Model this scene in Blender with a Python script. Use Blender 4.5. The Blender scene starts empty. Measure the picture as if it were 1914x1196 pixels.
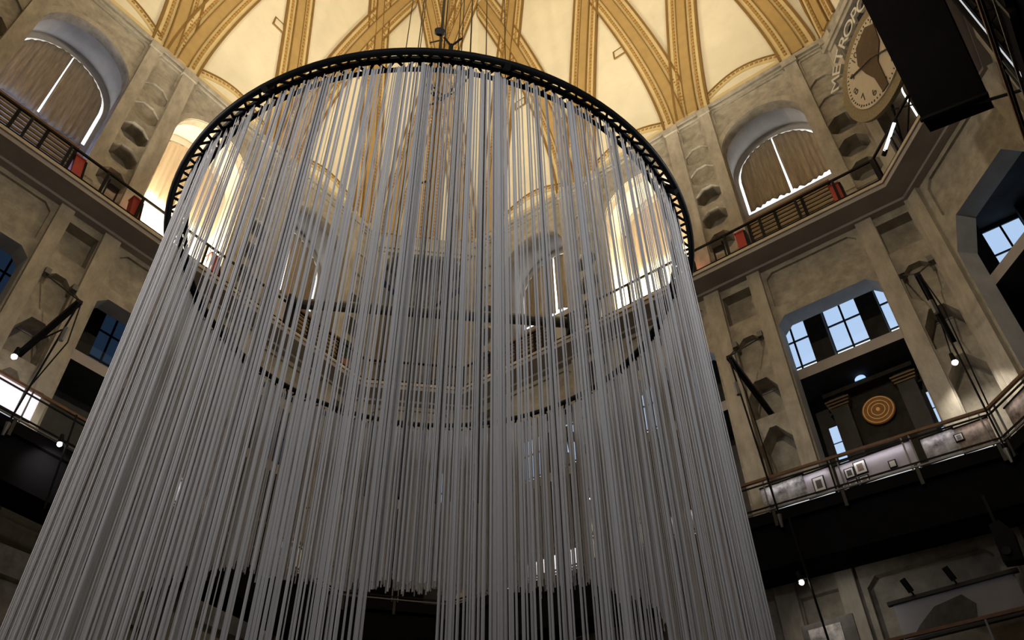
import bpy, bmesh, math, random
from mathutils import Vector, Matrix
from mathutils.geometry import delaunay_2d_cdt
random.seed(7)
R = math.radians
S = bpy.context.scene
COL = S.collection

# ------------------------------------------------------------------ camera, world, exposure
HC = Vector((-8.3, 8.3, 0.0))            # middle of the hall; the camera stands in its south-east corner at z = 0
F_PX, PITCH, ROLL, YAW = 1551.0, R(43.1), R(-0.98), R(36.28)
dR = Vector((math.cos(YAW), -math.sin(YAW), 0)); dB = Vector((math.sin(YAW), math.cos(YAW), 0))
fw = Vector((0, math.cos(PITCH), math.sin(PITCH))); rt = Vector((1, 0, 0)); up = Vector((0, -math.sin(PITCH), math.cos(PITCH)))
r2 = math.cos(ROLL) * rt + math.sin(ROLL) * up; u2 = -math.sin(ROLL) * rt + math.cos(ROLL) * up
def hall(v): return Vector((v.dot(dR), v.dot(dB), v.z))
X, Y, Z = hall(r2), hall(u2), -hall(fw)
cam = bpy.data.objects.new('camera', bpy.data.cameras.new('camera')); COL.objects.link(cam)
cam.data.sensor_width = 36; cam.data.sensor_fit = 'HORIZONTAL'; cam.data.lens = F_PX / 1914 * 36
cam.data.clip_end = 300
cam.matrix_world = Matrix(((X.x, Y.x, Z.x, 0), (X.y, Y.y, Z.y, 0), (X.z, Y.z, Z.z, 0), (0, 0, 0, 1)))
S.camera = cam
w = bpy.data.worlds.new('world'); S.world = w; w.use_nodes = True
w.node_tree.nodes['Background'].inputs[0].default_value = (0.35, 0.42, 0.6, 1)
w.node_tree.nodes['Background'].inputs[1].default_value = 0.02
S.view_settings.view_transform = 'Standard'; S.view_settings.look = 'None'
S.view_settings.exposure = 0.22; S.view_settings.gamma = 1.0; S.view_settings.use_curve_mapping = False

def loc(ang, u, d, z):                    # wall frame (right, outward, up) seen from the hall's middle -> world
    a = R(ang); c, s = math.cos(a), math.sin(a)
    return Vector((HC.x + c * u - s * d, HC.y + s * u + c * d, z))
def light(name, kind, pos, energy, color, aim=None, **kw):
    l = bpy.data.lights.new(name, kind); l.energy = energy; l.color = color
    for k, v in kw.items(): setattr(l, k, v)
    o = bpy.data.objects.new(name, l); COL.objects.link(o); o.location = pos
    if aim is not None: o.rotation_euler = (Vector(aim) - Vector(pos)).to_track_quat('-Z', 'Y').to_euler()
    return o
WARM = (1.0, 0.89, 0.70); COOL = (0.94, 0.96, 1.0)
# dome floodlights standing on the gallery floor (fixtures are built below)
FLOODS = [(0, -2.75), (0, 2.75), (90, -2.75), (90, 2.75), (-90, -2.75), (-90, 2.75), (180, -2.75), (180, 2.75)]
for a, u in FLOODS:
    light('dome_flood', 'SPOT', loc(a, u, 11.3, 21.3), 5200, WARM, loc(a, u * .6, -7.0, 44), spot_size=R(105), spot_blend=1.0, shadow_soft_size=.25)
# exhibition spotlights hung under the gallery on the visitors' side, turned to the string curtain
for a, u, d, z, e, c in ((-135, 2.6, 12.4, 11.0, 560, COOL), (-135, -2.6, 12.4, 11.0, 560, COOL), (180, 4.0, 9.6, 13.0, 950, COOL), (-90, -4.0, 9.6, 13.0, 950, COOL), (180, 7.0, 10.2, 13.0, 1100, (1, .86, .76))):
    light('curtain_spot', 'SPOT', loc(a, u, d, z), e, c, loc(0, 0, 0, 7), spot_size=R(80), spot_blend=.6, shadow_soft_size=.3)
# added fill spots without fixtures, brightening the lower walls across the hall
for a, u in ((180, -7), (180, 7), (-90, -7), (-90, 7)):
    light('wall_fill', 'SPOT', loc(a, u, 10.6, 18.5), 2100, (1, .86, .66), loc(a + 180, -u * .9, 11.5, 16.5), spot_size=R(46), spot_blend=.8, shadow_soft_size=.2)

# ------------------------------------------------------------------ materials
def mat(name, col, rough=.7, metal=0, noise=0, nscale=3, bump=0, emis=None, estr=0, detail=6, col2=None, stretch=None):
    m = bpy.data.materials.new(name); m.use_nodes = True
    nt = m.node_tree; b = nt.nodes['Principled BSDF']
    b.inputs['Base Color'].default_value = (*col, 1); b.inputs['Roughness'].default_value = rough; b.inputs['Metallic'].default_value = metal
    if emis: b.inputs['Emission Color'].default_value = (*emis, 1); b.inputs['Emission Strength'].default_value = estr
    if noise or bump:
        tc = nt.nodes.new('ShaderNodeTexCoord'); mp = nt.nodes.new('ShaderNodeMapping')
        if stretch: mp.inputs['Scale'].default_value = stretch
        n = nt.nodes.new('ShaderNodeTexNoise'); n.inputs['Scale'].default_value = nscale; n.inputs['Detail'].default_value = detail
        n.inputs['Roughness'].default_value = .65
        nt.links.new(tc.outputs['Object'], mp.inputs['Vector']); nt.links.new(mp.outputs['Vector'], n.inputs['Vector'])
        if noise:
            r = nt.nodes.new('ShaderNodeValToRGB'); r.color_ramp.elements[0].position = .34; r.color_ramp.elements[1].position = .68
            c2 = col2 or tuple(max(0, c * (1 - noise)) for c in col)
            r.color_ramp.elements[0].color = (*c2, 1); r.color_ramp.elements[1].color = (*col, 1)
            nt.links.new(n.outputs['Fac'], r.inputs['Fac']); nt.links.new(r.outputs['Color'], b.inputs['Base Color'])
        if bump:
            bp = nt.nodes.new('ShaderNodeBump'); bp.inputs['Strength'].default_value = bump; bp.inputs['Distance'].default_value = .04
            nt.links.new(n.outputs['Fac'], bp.inputs['Height']); nt.links.new(bp.outputs['Normal'], b.inputs['Normal'])
    if name in ('black_steel', 'black_cloth', 'gallery_dark', 'dark_unlit_stone', 'gallery_wall'): b.inputs['Specular IOR Level'].default_value = .08
    return m
M = dict(
    conc=mat('concrete_beige', (.47, .425, .345), .9, noise=.42, nscale=2.6, bump=.9, detail=13),
    conc2=mat('concrete_pilaster', (.51, .46, .375), .9, noise=.36, nscale=3.2, bump=.8, detail=13, stretch=(1, 1, .4)),
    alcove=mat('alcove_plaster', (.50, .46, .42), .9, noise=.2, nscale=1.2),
    pale=mat('lit_plaster', (.80, .76, .68), .9, noise=.08, nscale=2),  # plaster of the lit alcoves, lamp brightness painted into the colour
    soffit=mat('grey_soffit', (.40, .36, .335), .85, noise=.15, nscale=1.2),
    lip=mat('slab_lip', (.58, .50, .38), .8, noise=.2, nscale=4),
    dome=mat('dome_cream', (.82, .75, .56), .85, noise=.13, nscale=.5, detail=8),
    tan=mat('rib_tan', (.67, .53, .26), .7, noise=.12, nscale=2),
    ochre=mat('rib_ochre', (.45, .30, .11), .7, noise=.15, nscale=2),
    gold=mat('bead_gold', (.42, .22, .04), .55, noise=.5, nscale=9),
    edge=mat('edge_gold', (.24, .13, .03), .6, noise=.2, nscale=6),
    black=mat('black_steel', (.012, .012, .013), .5), iron=mat('dark_iron', (.03, .028, .025), .55, .3, noise=.3, nscale=8),
    grey=mat('grey_steel', (.16, .16, .16), .45, .5),
    cloth=mat('black_cloth', (.008, .008, .01), .95, noise=.3, nscale=3),
    string=mat('string_grey', (.58, .565, .56), .8, noise=.18, nscale=5, stretch=(3, 3, .05)),
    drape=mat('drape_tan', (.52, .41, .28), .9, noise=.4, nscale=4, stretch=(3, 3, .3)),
    drape2=mat('drape_lit', (.66, .54, .40), .9, noise=.12, nscale=6, stretch=(3, 3, .3)),  # lit copy of the drape cloth, colour lightened for the lamp glow
    wood=mat('rail_wood', (.20, .09, .035), .5, noise=.4, nscale=6), slat=mat('slat_wood', (.30, .19, .08), .5, noise=.5, nscale=7, stretch=(.4, 1, 1)),
    red=mat('red_paint', (.42, .035, .025), .5, noise=.2, nscale=4), white=mat('white_paint', (.75, .75, .73), .6),
    dark=mat('dark_unlit_stone', (.055, .05, .04), .8, noise=.4, nscale=3, bump=.3), darkgal=mat('gallery_dark', (.07, .07, .07), .85, noise=.3, nscale=2),  # the unlit gallery piers get their shade from this dark colour
    galwall=mat('gallery_wall', (.10, .095, .085), .85, noise=.3, nscale=2), reveal=mat('lit_reveal', (.62, .63, .65), .8, noise=.2, nscale=2),  # reveal colour paler and bluer, painting in daylight on the opening sides
    floor=mat('hall_floor', (.10, .09, .085), .5, noise=.3, nscale=1), terracotta=mat('terracotta', (.35, .12, .06), .8), leaf=mat('leaf', (.03, .07, .02), .7),
    pane=mat('frosted_pane', (.3, .35, .4), .4, noise=.25, nscale=1.5, emis=(.46, .64, .92), estr=.8),
    pane_b=mat('bright_pane', (.3, .35, .4), .3, emis=(.70, .85, 1), estr=1.7),  # lower row of the same panes, brighter daylight painted as stronger glow
    pane_w=mat('dim_pane', (.05, .08, .12), .3, emis=(.10, .22, .45), estr=.07),  # west copy of the panes, dimmer daylight painted into colour and glow
    daylight=mat('daylight_pane', (.5, .5, .5), .3, emis=(.85, .93, 1), estr=2.2), glim=mat('blue_daylight', (.3, .4, .6), .3, emis=(.4, .6, 1), estr=1),
    bulb=mat('lamp_bulb', (1, 1, 1), .3, emis=(1, .98, .95), estr=14), led=mat('led_tube', (1, 1, 1), .3, emis=(.95, .97, 1), estr=2.0),
    ledlow=mat('led_strip', (.6, .6, .6), .3, emis=(.9, .95, 1), estr=.5),
    dial=mat('dial_cream', (.66, .58, .46), .7, noise=.1, nscale=3), dialring=mat('dial_ring', (.34, .27, .16), .7, noise=.45, nscale=14),
    brown=mat('brown_figure', (.13, .085, .05), .8, noise=.3, nscale=5), letter=mat('letter_cream', (.78, .74, .66), .6), ink=mat('ink_grey', (.10, .085, .07), .7),
    lilac=mat('board_lilac', (.42, .38, .43), .7, noise=.08, nscale=3), boarddk=mat('board_dark', (.10, .09, .085), .7, noise=.6, nscale=3),
    light=mat('lightbox', (.8, .78, .8), .5, emis=(.86, .84, .92), estr=.75), photo=mat('photo_grey', (.55, .52, .52), .6, noise=.93, nscale=2.6, detail=3),
    photo2=mat('photo_sepia', (.34, .24, .18), .6, noise=.8, nscale=3.5, detail=3), paper=mat('mount_paper', (.7, .68, .66), .7),
    orange=mat('orange_disc', (.22, .10, .03), .6, noise=.6, nscale=7, emis=(1, .38, .06), estr=.035), orangel=mat('disc_ring', (.55, .30, .1), .6, emis=(1, .5, .14), estr=.16),
    screen=mat('screen_grey', (.34, .34, .38), .6, noise=.15, nscale=2),
)

# ------------------------------------------------------------------ builders
class MB:
    def __init__(s): s.v = []; s.f = []; s.m = []
    def add(s, vs, fs, mi=0):
        o = len(s.v); s.v += [tuple(p) for p in vs]; s.f += [tuple(i + o for i in f) for f in fs]; s.m += [mi] * len(fs); return s
    def box(s, x0, x1, y0, y1, z0, z1, mi=0):
        v = [(x, y, z) for z in (z0, z1) for y in (y0, y1) for x in (x0, x1)]
        return s.add(v, [(0, 2, 3, 1), (4, 5, 7, 6), (0, 1, 5, 4), (2, 6, 7, 3), (0, 4, 6, 2), (1, 3, 7, 5)], mi)
    def bar(s, a, b, w, h=None, mi=0, n=4, r2=None):      # straight bar or rod between two points
        a, b = Vector(a), Vector(b); d = (b - a).normalized(); h = h or w
        x = d.cross(Vector((0, 0, 1)) if abs(d.z) < .95 else Vector((0, 1, 0))).normalized(); y = x.cross(d)
        o = []; k2 = r2 or 1
        for p, k in ((a, 1), (b, k2)):
            for i in range(n):
                t = 2 * math.pi * (i + .5) / n; q = 1 / math.cos(math.pi / n)
                o.append(p + (x * math.cos(t) * w * .5 + y * math.sin(t) * h * .5) * q * k)
        return s.add(o, [tuple((i, (i + 1) % n, n + (i + 1) % n, n + i)) for i in range(n)] + [tuple(range(n - 1, -1, -1)), tuple(range(n, 2 * n))], mi)
    def tube(s, pts, r, n=6, closed=False, mi=0):
        P = [Vector(p) for p in pts]; N = len(P); o = []
        for i, p in enumerate(P):
            a = P[i - 1] if (closed or i) else P[0]; b = P[(i + 1) % N] if (closed or i < N - 1) else P[-1]
            d = (b - a).normalized(); x = d.cross(Vector((0, 0, 1)) if abs(d.z) < .95 else Vector((0, 1, 0))).normalized(); y = x.cross(d)
            o += [p + (x * math.cos(2 * math.pi * k / n) + y * math.sin(2 * math.pi * k / n)) * r for k in range(n)]
        fs = []
        for i in range(N if closed else N - 1):
            j = (i + 1) % N
            fs += [(i * n + k, i * n + (k + 1) % n, j * n + (k + 1) % n, j * n + k) for k in range(n)]
        if not closed: fs += [tuple(range(n - 1, -1, -1)), tuple(range((N - 1) * n, N * n))]
        return s.add(o, fs, mi)
    def prism(s, poly, d0, d1, mi=0, caps=(True, True)):   # polygon in (u, z) run from depth d0 to d1
        n = len(poly); v = [(u, d0, z) for u, z in poly] + [(u, d1, z) for u, z in poly]
        fs = [(i, (i + 1) % n, n + (i + 1) % n, n + i) for i in range(n)]
        if caps[0]: fs.append(tuple(range(n)))
        if caps[1]: fs.append(tuple(range(2 * n - 1, n - 1, -1)))
        return s.add(v, fs, mi)
    def panel(s, outer, holes, d, mi=0):                    # flat face at depth d with holes: (polygon, depth, closed, material)
        polys = [outer] + [h[0] for h in holes]; V = []; E = []
        for p in polys:
            o = len(V); V += [Vector(q) for q in p]; E += [(o + i, o + (i + 1) % len(p)) for i in range(len(p))]
        rv, re, rf, *_ = delaunay_2d_cdt(V, E, [], 0, 1e-5)
        keep = []
        for f in rf:
            c = sum((rv[i] for i in f), Vector((0, 0))) / len(f)
            if inside(c, outer) and not any(inside(c, h[0]) for h in holes): keep.append(tuple(f))
        s.add([(q.x, d, q.y) for q in rv], keep, mi)
        for poly, dep, closed, hm in holes: s.prism(poly, d, d + dep, hm, (False, closed))
        return s
    def mesh(s, name, mats, org=(0, 0, 0), smooth=False):
        me = bpy.data.meshes.new(name)
        me.from_pydata([(p[0] - org[0], p[1] - org[1], p[2] - org[2]) for p in s.v], [], s.f)
        for m in (mats if isinstance(mats, (list, tuple)) else [mats]): me.materials.append(M[m])
        for p, mi in zip(me.polygons, s.m): p.material_index = mi; p.use_smooth = smooth
        me.update(); return me
def inside(c, poly):
    r = False; j = len(poly) - 1
    for i in range(len(poly)):
        a, b = poly[i], poly[j]
        if (a[1] > c[1]) != (b[1] > c[1]) and c[0] < (b[0] - a[0]) * (c[1] - a[1]) / (b[1] - a[1]) + a[0]: r = not r
        j = i
    return r
def link(name, data, parent=None):
    o = bpy.data.objects.new(name, data); COL.objects.link(o); o.parent = parent; return o
def tag(o, label, cat, group=None, kind=None):
    o['label'] = label; o['category'] = cat
    if group: o['group'] = group
    if kind: o['kind'] = kind
    return o
def place(o, ang, org=(0, 0, 0)): o.location = loc(ang, *org); o.rotation_euler = (0, 0, R(ang)); return o
def struct(name, mb, mats, ang=0, label=None, **k):
    o = place(link(name, mb.mesh(name, mats, **k)), ang); o['kind'] = 'structure'
    if label: o['label'] = label
    return o
def solo(name, mb, mats, ang, org, label, cat, group=None, smooth=False):
    return tag(place(link(name, mb.mesh(name, mats, org, smooth)), ang, org), label, cat, group)
class Thing:                                                # an Empty at the thing's base, in a wall frame
    def __init__(s, name, ang, org, label, cat, group=None):
        s.ang, s.org = ang, org; s.o = tag(place(link(name, None), ang, org), label, cat, group); s.o.empty_display_size = .2
    def part(s, name, mb, mats, parent=None, smooth=False, label=None):
        o = link(name, mb.mesh(name, mats, s.org, smooth), parent or s.o)
        if label: o['label'] = label
        return o
def child(name, mb, mats, parent, smooth=False, kind=None):
    o = link(name, mb.mesh(name, mats, smooth=smooth), parent)
    if kind: o['kind'] = kind
    return o
def arch(uc, r, zs, z0, n=20):                              # round-headed outline, counter-clockwise
    return [(uc - r, z0), (uc + r, z0)] + [(uc + r * math.cos(math.pi * i / n), zs + r * math.sin(math.pi * i / n)) for i in range(n + 1)]
def octo(u0, u1, z0, z1, c, cb=0):                          # rectangle with cut corners
    p = [(u0, z0 + cb), (u0 + cb, z0), (u1 - cb, z0), (u1, z0 + cb)] if cb else [(u0, z0), (u1, z0)]
    return p + [(u1, z1 - c), (u1 - c, z1), (u0 + c, z1), (u0, z1 - c)]
def rect(u0, u1, z0, z1): return [(u0, z0), (u1, z0), (u1, z1), (u0, z1)]

# ------------------------------------------------------------------ the shell
D, HL, DC, HCW = 11.8, 8.56, 14.397, 2.29                   # wall distance, half length, cut-corner distance and half width
ZF, ZB, ZT = -1.6, 20.0, 29.5                               # floor, upper gallery, springing of the dome
PIL = [(1.68, 2.22), (3.25, 3.68), (6.9, 7.4), (8.42, 8.56)]
BAYS = [-5.29, 0.0, 5.29]; STRIPS = [-7.91, -2.735, 2.735, 7.91]
def strip_holes(uc, lower):
    a, b = uc - .49, uc + .49; H = []
    if not lower:
        for i, zt in enumerate((27.45, 26.2, 24.95, 23.65, 22.35)):
            H.append((octo(a, b, zt - .95, zt, .3, .22), .10 if i < 2 else .62, True, 0))
    else:
        H.append((rect(a, b, 18.05, 19.3), .42, True, 0))
        H.append((octo(a + .03, b - .03, 15.95, 17.35, .3, .25), .25, True, 0))
        H.append(([(a + .02, 14.3), (b - .02, 14.3), (b - .02, 15.2), (b - .28, 15.62), (a + .3, 15.62), (a + .02, 15.1)], .62, True, 0))
        H.append(([(a + .02, 11.0), (b - .02, 11.0), (b - .02, 13.4), (uc + .1, 13.9), (uc - .1, 13.9), (a + .02, 13.4)], .62, True, 0))
        H.append((rect(a, b, 4.6, 8.9), .18, True, 0))
    return H
def opening(uc): return octo(uc - 1.56, uc + 1.56, 9.6, 17.55, .28)
def wall_mesh():
    up_, lo = MB(), MB()
    H = [(arch(u, 1.6, 26.1, ZB), .35, False, 0) for u in BAYS]
    for u in STRIPS: H += strip_holes(u, False)
    H += [(octo(u - 1.5, u + 1.5, 28.15, 28.95, .1), .05, True, 0) for u in BAYS] + [(octo(u - .42, u + .42, 28.0, 28.95, .06), .05, True, 0) for u in STRIPS]
    up_.panel(rect(-HL, HL, ZB, ZT), H, D)
    H = [(opening(u), .6, False, 1) for u in BAYS]
    for u in STRIPS: H += strip_holes(u, True)
    for u in BAYS: H += [(octo(u - 1.48, u + 1.48, 17.95, 19.45, .22, .1), .09, True, 0), (octo(u - 1.42, u + 1.42, 4.6, 8.95, .25, .25), .22, True, 0)]
    up_.panel(rect(-HL, HL, ZF, ZB), H, D)
    return up_.mesh('wall', ['conc', 'reveal'])
WM = wall_mesh(); WALL = {}
for nm, a in (('north', 0), ('west', 90), ('east', -90), ('south', 180)):
    o = place(link('wall_' + nm, WM), a); o['kind'] = 'structure'; WALL[a] = o
    o['label'] = 'beige concrete wall with three arched bays, %s side of the hall' % nm
def chamfer_mesh():
    m = MB()
    H = [(octo(-1.72, 1.72, ZB, 28.3, .5), .35, False, 0)]
    m.panel(rect(-HCW, HCW, ZB, ZT), H, DC)
    H = [([(-1.66, 9.6), (1.66, 9.6), (1.66, 16.7), (1.1, 17.6), (-1.1, 17.6), (-1.66, 16.7)], .6, False, 1), (octo(-1.5, 1.5, 17.95, 19.45, .22, .1), .09, True, 0), (octo(-1.5, 1.5, 4.6, 8.95, .25, .25), .22, True, 0)]
    m.panel(rect(-HCW, HCW, ZF, ZB), H, DC)
    return m.mesh('chamfer', ['conc', 'reveal'])
CM = chamfer_mesh()
for nm, a in (('northwest', 45), ('northeast', -45), ('southwest', 135), ('southeast', -135)):
    o = place(link('wall_' + nm, CM), a); o['kind'] = 'structure'; WALL[a] = o
    o['label'] = 'narrow beige concrete wall cutting the %s corner' % nm
# pilasters, mouldings and archivolts are parts of the walls
PM = {}
for i, (a, b) in enumerate(PIL):
    for s in (-1, 1):
        u0, u1 = (a, b) if s > 0 else (-b, -a)
        PM[(i, s, 'u')] = MB().box(u0, u1, D - .13, D, ZB, ZT - .25).box(u0 - .05, u1 + .05, D - .2, D, ZT - .55, ZT - .2).mesh('pilaster', 'conc2')
        PM[(i, s, 'l')] = MB().box(u0, u1, D - .16, D, ZF, 19.78).mesh('pilaster', 'conc2')
CP = [MB().box(s * 2.02 - .27, s * 2.02 + .27, DC - .13, DC, z0, z1).mesh('pilaster', 'conc2') for s in (-1, 1) for z0, z1 in ((ZB, ZT - .25), (ZF, 19.78))]
ENT = MB().box(-HL, HL, D - .1, D, ZT - .22, ZT).box(-HL, HL, D - .06, D, ZT - .42, ZT - .36).mesh('cornice', 'conc2')
def archivolt(uc):
    m = MB(); n = 24; o = arch(uc, 1.86, 26.1, 25.2, n)[2:]; i = arch(uc, 1.62, 26.1, 25.2, n)[2:]
    for k in range(n):
        q = [o[k], o[k + 1], i[k + 1], i[k]]; m.prism(q, D - .05, D)
    return m.mesh('archivolt', 'conc2')
AV = [archivolt(u) for u in BAYS]
for a in (0, 90, -90, 180):
    for k, me in PM.items(): link('pilaster', me, WALL[a])
    link('cornice', ENT, WALL[a])
    for me in AV: link('archivolt', me, WALL[a])
for a in (45, -45, 135, -135):
    for me in CP: link('pilaster', me, WALL[a])
fl = MB().box(-15, 15, -15, 15, ZF - .2, ZF); struct('floor', fl, 'floor', 0, 'dark hall floor far below the curtain')

# dome
HD = 43.0
def kf(v): return 1 - (max(v, 0) / HD) ** 1.9
dm = MB(); rings = [i * 1.2 for i in range(34)]
base = [(HL, D), (D, HL), (D, -HL), (HL, -D), (-HL, -D), (-D, -HL), (-D, HL), (-HL, D)]
vs = [(x * kf(v), y * kf(v), ZT + v) for v in rings for x, y in base]
fs = [(i * 8 + j, i * 8 + (j + 1) % 8, (i + 1) * 8 + (j + 1) % 8, (i + 1) * 8 + j) for i in range(len(rings) - 1) for j in range(8)] + [tuple(range((len(rings) - 1) * 8, len(rings) * 8))]
dm.add(vs, fs); dome = struct('ceiling', dm, 'dome', 0, 'tall cream vaulted dome with gilded interlaced ribs')
def on(dist, u, v, lift=0):
    p = Vector((u, dist * kf(v), ZT + v)); dv = .2
    n = Vector((0, -(p.z + dv - p.z), dist * (kf(v + dv) - kf(v)))).normalized()
    return p + n * lift, n
def path_frames(dist, path):
    P = [on(dist, u, v)[0] for u, v in path]; out = []
    for i, (u, v) in enumerate(path):
        t = (P[min(i + 1, len(P) - 1)] - P[max(i - 1, 0)]).normalized(); n = on(dist, u, v)[1]
        out.append((P[i], t, n.cross(t).normalized(), n))
    return out
def sweep(fr, prof, lim=None):                             # prof: closed list (side, lift)
    m = MB(); n = len(prof); o = []
    for p, t, s, nn in fr:
        for a, h in prof:
            q = p + s * a + nn * h
            if lim is not None: q.x = max(-lim(q.z), min(lim(q.z), q.x))
            o.append(q)
    k = len(fr)
    return m.add(o, [(i * n + j, i * n + (j + 1) % n, (i + 1) * n + (j + 1) % n, (i + 1) * n + j) for i in range(k - 1) for j in range(n)] + [tuple(range(n)), tuple(range((k - 1) * n, k * n))])
def beads(fr, side, lift, step=.24, size=.085):
    m = MB(); acc = 0
    for i in range(len(fr) - 1):
        p0, t, s, n = fr[i]; p1 = fr[i + 1][0]; L = (p1 - p0).length; x = step - acc
        while x < L:
            c = p0 + (p1 - p0) * (x / L) + s * side + n * lift; a = t * size; b = s * size * .75; h = n * size * .7
            m.add([c - a - b, c + a - b, c + a + b, c - a + b, c + h], [(0, 1, 4), (1, 2, 4), (2, 3, 4), (3, 0, 4)]); x += step
        acc = (acc + L) % step
    return m
def bx(a, b, h0, h1): return [(a, h0), (b, h0), (b, h1), (a, h1)]
def rib_set(dist, path, wd, lift, lim=None):
    fr = path_frames(dist, path); w_ = wd / 2; l = lift
    return dict(band=sweep(fr, bx(-w_, w_, -.02, l), lim).mesh('vault_rib', 'tan'),
                mid=sweep(fr, bx(-.17 * wd, .17 * wd, l - .02, l + .07), lim).mesh('centre_band', 'ochre'),
                lines=[sweep(fr, bx(x - .022, x + .022, l - .02, l + .10), lim).mesh('fillet', 'edge') for x in (-.17 * wd, .17 * wd)],
                edges=[sweep(fr, bx(x - .05, x + .05, -.02, l + .05), lim).mesh('edge_moulding', 'edge') for x in (-w_, w_)],
                beads=[(sweep(fr, bx(x - .07, x + .07, l - .02, l + .012), lim).mesh('bead_bed', 'ochre'), beads(fr, x, l + .01).mesh('bead_moulding', 'gold')) for x in (-.31 * wd, .31 * wd)])
def off(v): return 2.4 * (v / 14) ** 1.5
def wall_path(u0, s, vmax=30):
    p = []; v = 0
    while v < vmax:
        u = u0 + s * off(v)
        if abs(u) > HL * kf(v) - .15 and v > 8: break
        p.append((u, v)); v += .7
    return p
RS = []
for j, (u0, s) in enumerate([(-7.6, 1), (-3.05, -1), (-2.42, 1), (2.42, -1), (3.05, 1), (7.6, -1)]):
    RS.append((0, rib_set(D, wall_path(u0, s), 1.42, .05 + .025 * (s > 0) + .006 * j, lambda z: HL * kf(z - ZT) + .02)))
for j, (u0, s) in enumerate([(-1.75, 1), (1.75, -1)]):
    p = []; v = 0
    while v < 26:
        u = u0 + s * off(v) * .82
        if abs(u) > HCW * kf(v) - .1 and v > 6: break
        p.append((u, v)); v += .7
    RS.append((45, rib_set(DC, p, 1.2, .06 + .03 * j, lambda z: HCW * kf(z - ZT))))
RS.append((45, rib_set(DC, [(0, v * .7) for v in range(40)], 1.0, .035)))
BORD = []
for u in BAYS:
    pth = [(u - 1.7 + 3.4 * i / 14, .38 + .62 * math.sin(math.pi * i / 14)) for i in range(15)]; fr = path_frames(D, pth)
    BORD.append((sweep(fr, bx(-.16, .16, -.02, .05)).mesh('panel_border', 'tan'), sweep(fr, bx(.12, .2, -.02, .08)).mesh('edge_moulding', 'edge'), beads(fr, .02, .05, .2, .07).mesh('bead_moulding', 'gold')))
SILL = sweep(path_frames(D, [(-HL + .1, .09), (HL - .1, .09)]), bx(-.1, .1, -.05, .1)).mesh('springing_moulding', 'tan')
VENT = MB()
for q in (-.3, .3): VENT.box(q - .035, q + .035, -.03, .03, -.33, .33).box(-.33, .33, -.03, .03, q - .035, q + .035)
VENT = VENT.box(-.28, .28, -.012, .02, -.28, .28, 1).mesh('vent', ['edge', 'dome'])
for q in range(4):
    a = 90 * q
    for da, rs in RS:
        b = link('vault_rib', rs['band'], dome); b.rotation_euler = (0, 0, R(a + da))
        link('centre_band', rs['mid'], b)
        for e in rs['lines']: link('fillet', e, b)
        for e in rs['edges']: link('edge_moulding', e, b)
        for bed, bd in rs['beads']: link('bead_bed', bed, b); link('bead_moulding', bd, b)
    for bd in BORD:
        b = link('panel_border', bd[0], dome); b.rotation_euler = (0, 0, R(a)); link('edge_moulding', bd[1], b); link('bead_moulding', bd[2], b)
    b = link('springing_moulding', SILL, dome); b.rotation_euler = (0, 0, R(a))
    for u, v in ((.55, 7.2), (-5.3, 8.2), (5.0, 9)):
        c, n = on(D, u, v, .02); b = link('vent', VENT, dome)
        a_ = R(a); b.location = (c.x * math.cos(a_) - c.y * math.sin(a_), c.x * math.sin(a_) + c.y * math.cos(a_), c.z); b.rotation_euler = (0, 0, a_)

# upper gallery floor
def ring_poly(d, dc): h = dc * math.sqrt(2) - d; return [(h, d), (d, h), (d, -h), (h, -d), (-h, -d), (-d, -h), (-d, h), (-h, d)]
def ring_solid(mb, inn, out, z0, z1, mi=(0, 0, 0)):        # inn/out: (d, dc)
    a, b = ring_poly(*inn), ring_poly(*out); n = 8
    v = [(x, y, z) for z in (z0, z1) for p in (a, b) for x, y in p]
    for i in range(n):
        j = (i + 1) % n
        mb.add([v[i], v[j], v[n + j], v[n + i]], [(0, 1, 2, 3)], mi[0]); mb.add([v[2 * n + i], v[2 * n + j], v[3 * n + j], v[3 * n + i]], [(0, 1, 2, 3)], mi[1])
        mb.add([v[i], v[j], v[2 * n + j], v[2 * n + i]], [(0, 1, 2, 3)], mi[2])
        mb.add([v[n + i], v[n + j], v[3 * n + j], v[3 * n + i]], [(0, 1, 2, 3)], mi[2])
    return mb
bm_ = MB(); ring_solid(bm_, (10.86, DC - .94), (D + .02, DC + .02), 19.72, 19.9, (0, 0, 0)); ring_solid(bm_, (10.8, DC - 1), (D + .02, DC + .02), 19.88, 20.0, (0, 0, 1))
ring_solid(bm_, (11.55, DC - .25), (D + .02, DC + .02), 19.62, 19.74, (0, 0, 0))
struct('trim_1', bm_, ['soffit', 'lip'], 0, 'grey gallery floor running round the hall under the arches')

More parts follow.
